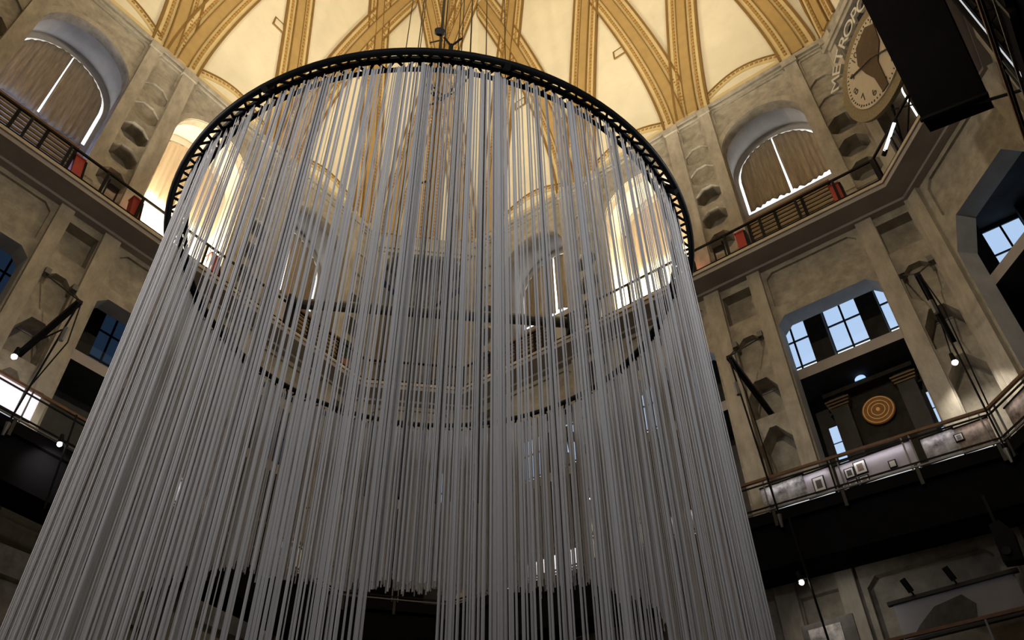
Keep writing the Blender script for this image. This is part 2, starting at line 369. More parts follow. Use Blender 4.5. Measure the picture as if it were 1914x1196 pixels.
# outer gallery behind the openings
GO = 14.0
gm = MB()
ring_solid(gm, (12.4, 15.0), (GO, GO * 1.41), 15.5, 15.86, (0, 0, 1))
ring_solid(gm, (12.4, 15.0), (GO, GO * 1.41), 19.3, 19.5)
ring_solid(gm, (12.4, 15.0), (GO, GO * 1.41), 9.3, 9.6)
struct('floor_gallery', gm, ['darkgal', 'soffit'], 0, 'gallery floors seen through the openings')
WN = {}
wn = [0]
def gal_window(parent_ang, u, dim):
    wn[0] += 1; dpt = GO - .05
    f = MB()
    for x in (-.56, 0, .56): f.box(u + x - .03, u + x + .03, dpt - .06, dpt + .02, 16.3, 19.2)
    for z in (16.3, 17.1, 18.15, 19.17): f.box(u - .56, u + .56, dpt - .05, dpt + .02, z - .025, z + .025)
    o = struct('window_%d' % wn[0], f, 'iron', parent_ang, 'gridded gallery window with six frosted panes')
    for x in (-.53, .03):
        for i, (z0, z1) in enumerate(((16.33, 17.07), (17.13, 18.12), (18.18, 19.14))):
            p = MB().box(u + x, u + x + .5, dpt - .012, dpt + .012, z0, z1)
            child('pane', p, 'pane_w' if dim else ('pane_b' if i == 0 else 'pane'), o)
    if abs(u) > 2.9:
        pass
for a, dim in ((0, False), (90, True)):
    m = MB(); m.box(-GO, GO, GO, GO + .3, 9.3, 19.6)
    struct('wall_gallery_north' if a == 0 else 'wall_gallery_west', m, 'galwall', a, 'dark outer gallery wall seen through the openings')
    for c in BAYS:
        for k in (-1.7, 0, 1.7): gal_window(a, c + k, dim)
        for k in (-.85, .85):
            p = MB().box(c + k - .3, c + k + .3, GO - .5, GO, 15.86, 19.3); struct('trim_%d' % (10 + wn[0]), p, 'dark', a, 'stone pier between gallery windows, coloured dark as unlit')
    for c in ((8.75, 10.45, 12.15) if a == 0 else ()): gal_window(a, c, dim)
    if a == 0:
        for c in (9.6, 11.3): struct('trim_%d' % (60 + int(c)), MB().box(c - .3, c + .3, GO - .5, GO, 15.86, 19.3), 'dark', a, 'stone pier between gallery windows, coloured dark as unlit')
    for c in (-12.2, -10.4): gal_window(a, c if a == 0 else -c, dim)

# ------------------------------------------------------------------ arched alcoves with daylight windows and drapes
def alcove(ang, uc, lit, idx):
    m = MB(); r, zs = 1.9, 26.35; d0, d1 = D + .35, 13.5
    pr = arch(uc, r, zs, ZB, 24); wi = arch(uc, 1.75, 26.1, 24.3, 24)
    n = len(pr); m.add([(u, d0, z) for u, z in pr] + [(u, d1, z) for u, z in pr], [(i, (i + 1) % n, n + (i + 1) % n, n + i) for i in range(n)])
    m.panel(pr, [(wi, .08, False, 0)], d1)
    hole = arch(uc, 1.6, 26.1, ZB, 24); m.panel(pr, [(hole, 0, False, 0)], d0)
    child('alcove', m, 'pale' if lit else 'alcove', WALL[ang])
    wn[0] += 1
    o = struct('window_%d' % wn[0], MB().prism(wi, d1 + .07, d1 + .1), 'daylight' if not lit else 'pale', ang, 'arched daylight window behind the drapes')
    return wi
def drapes(ang, uc, lit, label, slit=.03, tilt=.05, hem=24.1):
    t = Thing('window_drapes', ang, (uc, 13.4, hem), label, 'curtain', 'drapes over the arched windows')
    for s in (-1, 1):
        m = MB(); nu, nz = 40, 10; R_ = 1.62; vs = []
        for i in range(nu + 1):
            for j in range(nz + 1):
                f = i / nu; x = R_ * f
                zt = 26.1 + math.sqrt(max(R_ ** 2 - x * x, 0)); h = hem + .05 * math.sin(f * 7 + s * 2) + .02 * math.sin(f * 31)
                z = h + (zt - h) * j / nz
                xx = max(x, (slit + tilt * (1 - j / nz)) if s > 0 else slit * .4)
                y = 13.42 + (.034 * math.sin(f * 44 + s + .8 * math.sin(f * 9)) + .022 * math.sin(f * 19 + 1)) * (1 - .5 * j / nz)
                vs.append((uc + s * xx, y, z))
        fs = [(i * (nz + 1) + j, (i + 1) * (nz + 1) + j, (i + 1) * (nz + 1) + j + 1, i * (nz + 1) + j + 1) for i in range(nu) for j in range(nz)]
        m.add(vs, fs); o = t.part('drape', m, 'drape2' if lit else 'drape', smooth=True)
        sm = o.modifiers.new('thick', 'SOLIDIFY'); sm.thickness = .015
ALC = [(0, -5.29, 0, 'brown drapes with bright rim in the north arch nearest the far corner'), (0, 0, 1, 'drapes given a lit tone in the lit north alcove at the curtain ring edge'), (0, 5.29, 0, 'brown drapes with bright centre slit in the arch next to the clock'),
       (90, 5.29, 0, 'brown drapes with bright rim in the west arch nearest the far corner'), (90, 0, 1, 'drapes given a lit tone in the warmly lit west alcove'), (90, -5.29, 0, 'brown drapes with bright slit in the blue edged arch at top left')]
for i, (a, u, lit, lb) in enumerate(ALC):
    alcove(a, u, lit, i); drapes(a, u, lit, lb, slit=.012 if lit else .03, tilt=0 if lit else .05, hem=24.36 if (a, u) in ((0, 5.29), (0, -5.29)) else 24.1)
    if lit:
        light('alcove_lamp', 'POINT', loc(a, u - 1.0, 12.7, 21.3), 700, (1, .86, .62), shadow_soft_size=.15)
        light('alcove_lamp', 'POINT', loc(a, u + 1.0, 12.7, 21.3), 700, (1, .86, .62), shadow_soft_size=.15)
light('blue_alcove_lamp', 'POINT', loc(90, -6.2, 12.6, 21.6), 110, (.35, .5, 1), shadow_soft_size=.1)
# corner alcove behind the far cut corner: two outer walls meeting, each with an arched window
for a, sgn in ((0, -1), (90, 1), (0, 1)):
    uc = sgn * 11.25; m = MB(); wi = arch(uc, 1.2, 26.4, 24.3, 20)
    m.panel(rect(min(sgn * 8.6, sgn * 13.5), max(sgn * 8.6, sgn * 13.5), ZB, 28.9), [(wi, .08, False, 0)], 13.5)
    child('alcove', m, 'alcove', WALL[a]); wn[0] += 1
    struct('window_%d' % wn[0], MB().prism(wi, 13.57, 13.6), 'daylight', a, 'arched daylight window in the corner alcove')
    if True:
        t = Thing('window_drapes', a, (uc, 13.4, 24.3), 'brown drapes in the alcove behind the clock' if sgn > 0 and a == 0 else 'brown drapes over the %s window in the far corner alcove' % ('right-hand' if a == 0 else 'left-hand'), 'curtain', 'drapes over the arched windows')
        p = arch(uc, 1.14, 26.36, 24.0, 20); t.part('drape', MB().prism(p, 13.40, 13.44), 'drape')
for a in (45, -45):
    m = MB().add([(-3.4, DC + .35, 28.9), (3.4, DC + .35, 28.9), (0, 19.1, 28.9)], [(0, 1, 2)]); child('alcove', m, 'alcove', WALL[a])
    for s in (-1, 1):
        rbm = MB().bar((s * 2.6, DC + .5, 28.8), (0, 18.6, 28.8), .3, .2); child('ceiling_rib', rbm, 'conc2', WALL[a])
    child('lintel', MB().box(-2.3, 2.3, DC - .28, DC, 28.35, 28.6).box(-2.1, 2.1, DC - .2, DC, 28.15, 28.36), 'conc2', WALL[a])

# ------------------------------------------------------------------ ring truss and string curtain
RC = Vector((-8.2, 8.53, 0)); RB, ZRING = 4.94, 12.08
ringT = tag(link('ring_truss', None), 'black circular lattice truss carrying the hanging string curtain', 'truss'); ringT.location = RC + Vector((0, 0, ZRING))
def circ(r, z, n=128, a0=0): return [(r * math.cos(2 * math.pi * (i + a0) / n), r * math.sin(2 * math.pi * (i + a0) / n), z) for i in range(n)]
CH = dict(A=(RB + .2, -.12, .06), B=(RB, 0, .055), C=(RB - .13, -.09, .04))
for nm, k in (('outer_chord', 'A'), ('upper_chord', 'B'), ('inner_chord', 'C')):
    r_, z_, t_ = CH[k]; link(nm, MB().tube(circ(r_, z_), t_, 8, True).mesh(nm, 'black', smooth=True), ringT)
nl = 96
for p, q, nm in (('A', 'B', 'lattice'), ('B', 'C', 'lattice')):
    m = MB(); ca, cb = circ(*CH[p][:2], nl), circ(*CH[q][:2], nl, .5)
    for i in range(nl): m.bar(ca[i], cb[i], .036); m.bar(cb[i], ca[(i + 1) % nl], .036)
    o = link(nm, m.mesh(nm, 'black'), ringT); o['kind'] = 'stuff'
for i in range(8):
    a = 2 * math.pi * (i + .2) / 8; c, s = math.cos(a), math.sin(a)
    m = MB().bar((CH['A'][0] * c, CH['A'][0] * s, -.2), (CH['B'][0] * c, CH['B'][0] * s, .06), .10, .10); link('joint_plate', m.mesh('joint_plate', 'black'), ringT)
sm = MB(); ang = -180.0; far = 133.9; cnt = 0
while ang < 180:
    dl = abs((ang - far + 180) % 360 - 180)
    near = min(max((dl - 95) / 30, 0), 1)                                       # sparser on the visitors' side
    dens = (.10 + .14 * near) * (1 + .3 * math.sin(ang * .37) + .25 * math.sin(ang * 2.13 + 1) + .2 * math.sin(ang * 5.1)) * (.4 if -50.6 < ang < -43.6 else 1)     # bunched here and there
    ang += .05 + .14 * near + random.expovariate(1 / max(dens, .03))
    door = -50.6 < ang < -43.6                                                  # entrance on the visitors' side: strings cut short
    wd = random.uniform(.015, .024) if door else random.uniform(.018, .036); rr = RB + random.uniform(-.05, .05); a = R(ang)
    if door: zb = 3.25
    elif dl < 45: zb = 7.85 - .35 * (dl / 45) ** 2
    elif dl < 64: zb = 7.5 - 1.1 * (dl - 45) / 19
    else: zb = 6.4 - 5.7 * min((dl - 64) / 18, 1)
    zb += random.gauss(0, .04 if door else .09); tw = a + math.pi / 2 + random.uniform(-.45, .45)
    sx, sy = random.uniform(-.012, .012), random.uniform(-.012, .012)
    T = Vector((math.cos(tw), math.sin(tw), 0)) * wd / 2; Nn = Vector((-math.sin(tw), math.cos(tw), 0)) * .006
    c0 = Vector((rr * math.cos(a), rr * math.sin(a), ZRING - .17)); c1 = Vector((c0.x + sx, c0.y + sy, zb))
    sm.add([c + q for c in (c0, c1) for q in (-T, -Nn, T, Nn)], [(0, 1, 5, 4), (1, 2, 6, 5), (2, 3, 7, 6), (3, 0, 4, 7), (4, 5, 6, 7), (3, 2, 1, 0)]); cnt += 1
sc = link('string_curtain', sm.mesh('string_curtain', 'string', (0, 0, ZRING))); sc.location = RC + Vector((0, 0, ZRING))
tag(sc, 'round curtain of long pale grey strings hanging from the ring', 'string curtain', kind='stuff')

# lift cables in the middle of the hall
for i, (ox, oy, r_) in enumerate([(-1.0, 0, .012), (-.68, .1, .014), (-.62, 0, .012), (-.08, 0, .041), (.03, .2, .02), (.42, 0, .014), (.52, .1, .014), (.76, 0, .02), (1.2, 0, .014), (1.75, .1, .012)]):
    p = loc(45, ox, oy, 0)
    m = MB().bar((0, 0, 0), (0, 0, 62), r_ * 2, n=6)
    if r_ > .04:
        for k in range(9): m.bar((-.3, 0, 8 + k * 3.2), (.05, 0, 8.25 + k * 3.2), .03)
    o = link('lift_cable', m.mesh('lift_cable', 'iron')); o.location = (p.x, p.y, 7.0); o.rotation_euler = (0, 0, R(45))
    tag(o, 'thick dark lift guide with short cross arms in the hall middle' if r_ > .04 else 'thin dark lift cable rising through the middle of the ring', 'cable', None if r_ > .04 else 'lift cables in the middle of the ring')
# lamp clamped on the near side of the ring and the slack cable loops beneath
def ring_pt(px, dz=0):                                       # point on the ring at angle px
    a = R(px); return RC + Vector((CH['A'][0] * math.cos(a), CH['A'][0] * math.sin(a), ZRING + dz))
g = ring_pt(-46.2); lt = tag(link('clamp_lamp', None), 'small disc lamp on a forked clamp atop the near ring rim', 'lamp'); lt.location = g; lt.rotation_euler = (0, 0, R(44))
link('fork', MB().bar((0, 0, -.1), (0, 0, .12), .07, n=6).bar((0, 0, .1), (-.12, 0, .34), .025).bar((0, 0, .1), (.16, 0, .38), .025).mesh('fork', 'black'), lt)
link('disc', MB().bar((-.2, -.03, .50), (-.2, .03, .53), .17, .12, n=14).mesh('disc', 'iron'), lt)
for i, (x0, x1, dp) in enumerate([(-.42, .30, .95), (-.40, .42, .85), (-.36, .2, 1.0)]):
    c = ring_pt(-47 + i * .3, 0); tdir = Vector((math.cos(R(43)), math.sin(R(43)), 0)); inn = (RC - c); inn.z = 0; inn.normalize()
    pts = [Vector((0, 0, 0)) + tdir * (x0 + (x1 - x0) * f) + inn * .3 + Vector((0, 0, -dp * 4 * f * (1 - f))) for f in [j / 16 for j in range(17)]]
    o = link('slack_cable', MB().tube(pts, .014, 5).mesh('slack_cable', 'iron')); o.location = c
    tag(o, 'dark slack cable looping below the near ring rim', 'cable', 'slack cables below the ring rim')

# ------------------------------------------------------------------ upper gallery fittings
def railing(name, ang, d, u0, u1, z, label, step=1.25):
    t = Thing(name, ang, ((u0 + u1) / 2, d, z), label, 'railing', 'black railings of the upper gallery')
    t.part('handrail', MB().box(u0, u1, d - .03, d + .03, z + 1.02, z + 1.09), 'black')
    t.part('bottom_rail', MB().box(u0, u1, d - .015, d + .015, z + .10, z + .13), 'black')
    n = max(1, round((u1 - u0) / step)); 
    for i in range(n + 1):
        u = u0 + .05 + (u1 - u0 - .1) * i / n
        t.part('post', MB().box(u - .04, u + .04, d - .03, d + .05, z, z + 1.03), 'black')
hs = (DC - .92) * math.sqrt(2) - 10.88
for a, nm in ((0, 'north'), (90, 'west'), (-90, 'east')): railing('gallery_railing', a, 10.88, -hs, hs, ZB, 'thin black railing along the %s side of the upper gallery' % nm)
hc = (10.88 - hs) / math.sqrt(2)
for a, nm in ((45, 'far corner between the west and north arches'), (-45, 'corner below the clock')): railing('gallery_railing', a, DC - .92, -hc, hc, ZB, 'short black railing across the %s' % nm)
def slats(ang, u0, u1, label):
    d = 11.05; t = Thing('slatted_screen', ang, ((u0 + u1) / 2, d, ZB), label, 'screen', 'slatted screens in front of the arches')
    n = 3
    for i in range(n + 1):
        u = u0 + (u1 - u0) * i / n; t.part('post', MB().box(u - .05, u + .05, d - .02, d + .08, ZB, 21.28), 'black')
    for k in range(6): z = 20.22 + k * .18; t.part('slat', MB().box(u0, u1, d, d + .06, z, z + .085), 'slat')
    t.part('top_rail', MB().box(u0 - .05, u1 + .05, d - .03, d + .1, 21.28, 21.36), 'wood')
slats(0, 3.95, 6.75, 'brown slatted screen below the drapes next to the clock'); slats(90, -6.9, -4.2, 'brown slatted screen below the top left arch')
slats(0, -6.6, -4.0, 'brown slatted screen on the north gallery near the far corner'); slats(90, 4.65, 6.9, 'brown slatted screen on the west gallery near the far corner')
for a, u in ((0, 1.4), (90, 1.4)): pass
def red_case(ang, u, lean, label):
    d = 10.98; t = Thing('red_case', ang, (u, d, ZB), label, 'case', 'red upright cases on the gallery')
    b = [(u - .17, ZB), (u + .13, ZB), (u + .13 + lean, ZB + .95), (u - .17 + lean, ZB + .95)]
    t.part('body', MB().prism(b, d, d + .28), 'red')
    c = [(q[0], q[1] + (.03 if q[1] > 20.5 else 0)) for q in b]
    t.part('edge_strip', MB().prism([(b[1][0], b[1][1]), (b[1][0] + .07, b[1][1]), (b[2][0] + .07, b[2][1]), b[2]], d - .01, d + .28), 'black')
    t.part('lid', MB().prism([(b[3][0] - .02, b[3][1]), (b[2][0] + .02, b[2][1]), (b[2][0] + .02, b[2][1] + .05), (b[3][0] - .02, b[3][1] + .05)], d - .02, d + .3), 'red')
for a, u, l, lb in ((0, 3.62, 0, 'red upright case left of the slatted screen near the clock'), (0, 6.88, 0, 'red upright case right of the slatted screen near the clock'), (0, 1.62, 0, 'red upright case beside the lit north alcove'),
                    (90, -3.85, -.12, 'red case with dark edge beside the top left arch'), (90, -1.85, -.12, 'red case at the left side of the lit west alcove'), (90, 1.3, -.25, 'tilted red case seen through the left strings')):
    red_case(a, u, l, lb)
def potted(ang, u, label):
    t = Thing('potted_plant', ang, (u, 10.98, ZB), label, 'plant')
    t.part('pot', MB().bar((u, 11.15, ZB), (u, 11.15, ZB + .5), .34, n=10, r2=1.35), 'terracotta')
    m = MB()
    for k in range(26):
        a = k * 2.4; r_ = .08 + .010 * k; zz = ZB + .5 + .03 * (26 - k); m.bar((u, 11.15, zz - .1), (u + r_ * math.cos(a), 11.15 + r_ * math.sin(a), zz + .12), .06, .02, r2=.2)
    t.part('foliage', m, 'leaf')
potted(0, -7.0, 'potted plant in red pot on the north gallery'); potted(90, 7.3, 'potted plant in red pot on the west gallery')
# floodlight fixtures on the gallery floor, invisible from most of the hall
for a, u in FLOODS[:4]:
    t = Thing('floodlight', a, (u, 11.2, ZB), 'black floodlight on the %s gallery floor aimed at the dome, %s of the lit alcove' % ('north' if a == 0 else 'west', 'left' if u < 0 else 'right'), 'floodlight', 'dome floodlights')
    t.part('yoke', MB().box(u - .2, u - .17, 11.15, 11.25, ZB, ZB + 1.15).box(u + .17, u + .2, 11.15, 11.25, ZB, ZB + 1.15).box(u - .2, u + .2, 11.1, 11.3, ZB, ZB + .03), 'black')
    t.part('housing', MB().box(u - .17, u + .17, 11.06, 11.32, ZB + .92, ZB + 1.2), 'iron')
# screen roller across the far corner
t = Thing('screen_roller', 45, (0, 13.1, 20.6), 'long dark screen roller spanning the far corner of the gallery', 'screen roller')
pa, pb = Vector((-19.1, 12.56, 21.05)), Vector((-11.4, 19.1, 20.5))
def tolocal(p, a): q = p - HC; r_ = R(a); return Vector((math.cos(r_) * q.x + math.sin(r_) * q.y, -math.sin(r_) * q.x + math.cos(r_) * q.y, p.z))
qa, qb = tolocal(pa, 45), tolocal(pb, 45)
t.part('tube', MB().bar(qa, qb, .34, n=12), 'iron', smooth=False); t.part('slot_cover', MB().bar(qa + Vector((0, -.05, .19)), qb + Vector((0, -.05, .19)), .08), 'grey')
for q in (qa, qb): t.part('end_bracket', MB().box(q.x - .12, q.x + .12, q.y - .25, q.y + .25, 19.98, q.z + .25), 'black')

# ------------------------------------------------------------------ clock sign on the near right corner
DK = 13.55; cz = 23.85; cu = 0.0
t = Thing('clock_sign', -45, (cu, DK, 21.8), 'large round clock face under arched METROPOLIS letters in the corner', 'clock')
def disc(uc, zc, r, d0, d1, n=48): return MB().prism([(uc + r * math.cos(2 * math.pi * i / n), zc + r * math.sin(2 * math.pi * i / n)) for i in range(n)], d0, d1)
t.part('rim', disc(cu, cz, 1.98, DK, DK + .14), 'dialring'); face_ = t.part('dial', disc(cu, cz, 1.58, DK - .05, DK + .05), 'dial')
m = MB()
for i in range(60):
    a = 2 * math.pi * i / 60; m.bar((cu + 1.44 * math.cos(a), DK - .06, cz + 1.44 * math.sin(a)), (cu + (1.5 + .03 * (i % 5 == 0)) * math.cos(a), DK - .06, cz + 1.5 * math.sin(a)), .035, .02)
o = t.part('minute_marks', m, 'ink', face_)
def text(s, size, ext=.02):
    cu_ = bpy.data.curves.new('text', 'FONT'); cu_.body = s; cu_.size = size; cu_.extrude = ext; cu_.align_x = 'CENTER'; cu_.align_y = 'CENTER'
    ob = bpy.data.objects.new('text', cu_); COL.objects.link(ob); dg = bpy.context.evaluated_depsgraph_get(); dg.update()
    me = bpy.data.meshes.new_from_object(ob.evaluated_get(dg)); bpy.data.objects.remove(ob); return me
def put_text(s, size, u, z, d, rot, mt, parent, name, org, ext=.02):
    me = text(s, size, ext); me.materials.clear(); me.materials.append(M[mt])
    o = link(name, me, parent); o.location = (u - org[0], d - org[1], z - org[2]); o.rotation_euler = (R(90), -rot, 0); return o
for hnum in range(1, 13):
    a = math.pi / 3 - hnum * math.pi / 6; put_text(str(hnum), .42, cu + 1.2 * math.cos(a), cz + 1.2 * math.sin(a), DK - .06, .25, 'ink', face_, 'numeral', t.org, .004)
for i, ch in enumerate('METROPOLIS'):
    a = R(141 - 11.4 * i); put_text(ch, .80, cu + 2.34 * math.cos(a), cz + 2.34 * math.sin(a), DK, a - math.pi / 2, 'letter', t.o, 'letter', t.org, .06)
hm = MB().bar((cu, DK - .1, cz), (cu - 1.1, DK - .1, cz + .62), .08, .02).bar((cu, DK - .1, cz), (cu + .8, DK - .1, cz - .75), .09, .02); t.part('hands', hm, 'ink', face_)
m = MB().prism([(cu - .28, cz - 1.5), (cu + .02, cz - 1.55), (cu + .12, cz - .4), (cu + .55, cz + .1), (cu + .7, cz + .9), (cu + .35, cz + 1.3), (cu - .35, cz + 1.2), (cu - .62, cz + .6), (cu - .5, cz - .1), (cu - .3, cz - .7)], DK - .09, DK - .055)
t.part('painted_shape', m, 'brown', face_, label='dark brown painted shape on the dial')
m = MB()
for s in (-1, 1): m.bar((s * 1.0, DK + .2, ZB), (s * .5, DK + .2, 22.0), .06).bar((s * 1.0, DK + .2, ZB), (-s * .6, DK + .2, 21.9), .04)
t.part('support_frame', m, 'black')
t = Thing('tube_lamp', -45, (-.95, DC - 1.0, 20.7), 'short bright tube lamp on the railing under the clock', 'lamp')
t.part('tube', MB().bar((-1.25, DC - .98, 20.62), (-.45, DC - .98, 20.9), .09, n=8), 'led'); t.part('holder', MB().bar((-1.4, DC - .96, 20.58), (-1.2, DC - .96, 20.64), .12, n=6).bar((-.85, DC - .95, 20.1), (-.85, DC - .95, 20.75), .05), 'black')

# ------------------------------------------------------------------ black gear hanging at upper right
bl = MB(); b0 = [Vector((1.01, 12, 13.6)), Vector((2.12, 12, 13.4)), Vector((2.75, 12, 18.6)), Vector((1.28, 12, 18.8))]
bl.add([*b0, *[p + Vector((.05, .45, .03)) for p in b0]], [(0, 1, 2, 3), (7, 6, 5, 4), (0, 4, 5, 1), (1, 5, 6, 2), (2, 6, 7, 3), (3, 7, 4, 0)])
t = tag(link('black_screen_box', None), 'big black cloth covered box hanging at upper right before the clock', 'screen'); t.location = (1.5, 12.2, 13.5)
link('cloth_cover', bl.mesh('cloth_cover', 'cloth', (1.5, 12.2, 13.5)), t)
link('bottom_batten', MB().bar((.98, 12.0, 13.56), (2.15, 12.0, 13.36), .07).mesh('bottom_batten', 'black', (1.5, 12.2, 13.5)), t)
for x in (1.5, 2.3): link('hanger', MB().bar((x, 12.2, 18.7), (x + .25, 12.2, 19.75), .05).mesh('hanger', 'black', (1.5, 12.2, 13.5)), t)
for a, b in (((1.9, 12.2, 13.5), (2.85, 11.7, 12.6)), ((2.4, 12.2, 17.3), (2.9, 11.7, 16.4))): link('brace_rod', MB().bar(a, b, .06, n=6).mesh('brace_rod', 'black', (1.5, 12.2, 13.5)), t)
def free(name, mb, mats, org, label, cat, group=None):
    o = link(name, mb.mesh(name, mats, org)); o.location = org; return tag(o, label, cat, group)
t = tag(link('suspension_mast', None), 'dark lattice mast with thin light strip at the right edge', 'mast'); t.location = (2.7, 11.0, 7)
m = MB()
for dx, dy in ((0, 0), (.35, 0), (.17, .3)): link('leg', MB().bar((2.55 + dx, 11 + dy, 7), (2.55 + dx, 11 + dy, 19.7), .05, n=6).mesh('leg', 'black', (2.7, 11, 7)), t)
for k in range(20): z = 7 + k * .62; m.bar((2.55, 11, z), (2.9, 11, z + .31), .025).bar((2.9, 11, z + .31), (2.55, 11, z + .62), .025).bar((2.55, 11, z), (2.72, 11.3, z + .31), .025)
link('lattice', m.mesh('lattice', 'black', (2.7, 11, 7)), t); link('light_strip', MB().bar((2.5, 10.97, 8), (2.5, 10.97, 19), .022, n=4).mesh('light_strip', 'ledlow', (2.7, 11, 7)), t)
dr_ = MB()
for i in range(40):
    y0 = 6.0 + i * .2; x0 = 3.0 + .05 * math.sin(i * 1.3); x1 = 3.0 + .05 * math.sin((i + 1) * 1.3)
    dr_.add([(x0, y0, 2), (x1, y0 + .2, 2), (x1, y0 + .2, 19.7), (x0, y0, 19.7), (x0 + .03, y0, 2), (x1 + .03, y0 + .2, 2), (x1 + .03, y0 + .2, 19.7), (x0 + .03, y0, 19.7)], [(0, 1, 2, 3), (7, 6, 5, 4), (3, 2, 6, 7), (0, 4, 5, 1)])
free('black_drape', dr_, 'cloth', (3, 10, 2), 'long black drape hanging under the gallery at the right edge', 'drape')
# ------------------------------------------------------------------ exhibition ramp
RD, RDC = 10.3, DC - 1.5; rh = RDC * math.sqrt(2) - RD; rc = (RD - rh) / math.sqrt(2)
SEG = [(90, -rh, rh, RD), (45, -rc, rc, RDC), (0, -rh, rh, RD), (-45, -rc, rc, RDC), (-90, -rh, rh, RD)]
def rail_z(ang, u):
    s = {90: 0, 45: 2 * rh, 0: 2 * rh + 2 * rc, -45: 4 * rh + 2 * rc, -90: 4 * rh + 4 * rc}[ang]
    half = rc if ang in (45, -45) else rh
    return 12.62 - .0457 * (s + u + half - 4.5)
for ang_, u0, u1, d in SEG:
    nm = {90: 'west', 45: 'far corner', 0: 'north', -45: 'near right corner', -90: 'east'}[ang_]
    za, zb_ = rail_z(ang_, u0) - .92, rail_z(ang_, u1) - .92; wid = 1.36; ex = 0.56
    m = MB()
    def slab(m, d0, d1, t0, t1, e0=0, e1=0, mi=0):
        v = [(u0 - e0, d0, za + t0), (u1 + e0, d0, zb_ + t0), (u1 + e1, d1, zb_ + t0), (u0 - e1, d1, za + t0), (u0 - e0, d0, za + t1), (u1 + e0, d0, zb_ + t1), (u1 + e1, d1, zb_ + t1), (u0 - e1, d1, za + t1)]
        m.add(v, [(0, 3, 2, 1), (4, 5, 6, 7), (0, 1, 5, 4), (1, 2, 6, 5), (2, 3, 7, 6), (3, 0, 4, 7)], mi)
    slab(m, d, d + wid, -.3, 0, 0, ex); slab(m, d + .12, d + wid - .2, -1.38, -.3, .05, .45)
    struct({90: 'ramp_west', 45: 'ramp_northwest', 0: 'ramp_north', -45: 'ramp_northeast', -90: 'ramp_east'}[ang_], m, 'cloth', ang_, 'black exhibition ramp slab, %s side' % nm)
    t = Thing('ramp_railing', ang_, ((u0 + u1) / 2, d, min(za, zb_)), 'dark framed railing with wooden handrail on the ramp, %s side' % nm, 'railing', 'railings of the exhibition ramp')
    def ln(name, h, r_, mt, dd=0): t.part(name, MB().bar((u0, d + dd, za + h), (u1, d + dd, zb_ + h), r_), mt)
    ln('handrail', .92, .07, 'wood'); ln('upper_rail', .78, .035, 'black'); ln('lower_rail', .14, .035, 'black'); ln('toe_rail', .04, .035, 'grey', -.02)
    n = max(1, round((u1 - u0) / 1.75))
    for i in range(n + 1):
        for o_ in (-.09, .09):
            u = u0 + .12 + (u1 - u0 - .24) * i / n + o_; f = (u - u0) / (u1 - u0); z = za + (zb_ - za) * f
            t.part('post', MB().bar((u, d + .01, z - .02), (u, d + .01, z + .9), .035), 'grey')
        u = u0 + .12 + (u1 - u0 - .24) * i / n; f = (u - u0) / (u1 - u0); z = za + (zb_ - za) * f
        t.part('bracket', MB().bar((u, d + .02, z - .42), (u, d + .02, z + .1), .08), 'iron')
def board(ang_, u0, u1, mt, label, frame=True, h0=.12, h1=.8, pics=(), dd=.18):
    z0 = rail_z(ang_, (u0 + u1) / 2) - .92; d = (RDC if ang_ in (45, -45) else RD) + dd
    t = Thing('display_board', ang_, ((u0 + u1) / 2, d, z0), label, 'display board', 'display boards on the ramp')
    t.part('panel', MB().box(u0, u1, d, d + .04, z0 + h0, z0 + h1), mt)
    if frame:
        t.part('frame', MB().box(u0 - .02, u1 + .02, d - .02, d + .05, z0 + h1, z0 + h1 + .03), 'black'); t.part('frame', MB().box(u0 - .02, u1 + .02, d - .02, d + .05, z0 + h0 - .03, z0 + h0), 'black'); t.part('light_strip', MB().box(u0, u1, d - .1, d - .06, z0 + .03, z0 + .06), 'ledlow')
        L = light('board_light', 'AREA', loc(ang_, (u0 + u1) / 2, d - .12, z0 + .74), .9 * (u1 - u0), (1, .96, .98), loc(ang_, (u0 + u1) / 2, d + .2, z0 + .3), shape='RECTANGLE', size=(u1 - u0) * .9, size_y=.02)
    for k, (pu, pz, pw, ph, pm, lb) in enumerate(pics):
        f = Thing('framed_picture', ang_, (pu, d - .03, z0 + pz - ph / 2), lb, 'picture', 'small framed pictures on the ramp')
        f.part('frame', MB().box(pu - pw / 2, pu + pw / 2, d - .035, d, z0 + pz - ph / 2, z0 + pz + ph / 2), 'black')
        f.part('mount', MB().box(pu - pw / 2 + .025, pu + pw / 2 - .025, d - .04, d - .03, z0 + pz - ph / 2 + .025, z0 + pz + ph / 2 - .025), 'paper')
        f.part('print', MB().box(pu - pw * .24, pu + pw * .24, d - .045, d - .035, z0 + pz - ph * .27, z0 + pz + ph * .27), pm)
board(0, 2.35, 3.5, 'photo', 'black and white portrait board at the left end of the north ramp')
board(0, 3.5, 4.15, 'lilac', 'narrow grey board with one framed print', pics=((3.83, .42, .3, .42, 'boarddk', 'single black framed print beside the portrait board'),))
board(0, 4.3, 6.15, 'lilac', 'wide lilac grey board with a cluster of framed prints', pics=((4.6, .5, .24, .28, 'boarddk', 'upper left print of the small cluster on the lilac board'), (4.88, .55, .3, .36, 'photo2', 'largest print of the small cluster on the lilac board'), (4.6, .22, .24, .2, 'photo', 'lower left print of the small cluster'), (4.88, .22, .24, .2, 'photo', 'lower right print of the small cluster'), (5.6, .36, .18, .2, 'paper', 'small white card on the lilac board')))
board(0, 6.35, 7.1, 'photo', 'dark board with pale curved drawing'); board(0, 7.1, 7.85, 'photo2', 'brown picture board near the ramp bend', pics=((7.15, .55, .2, .2, 'photo', 'small square print between the drawing and the brown board'),))
board(-45, -1.4, .4, 'photo2', 'warm brown picture board past the ramp bend')
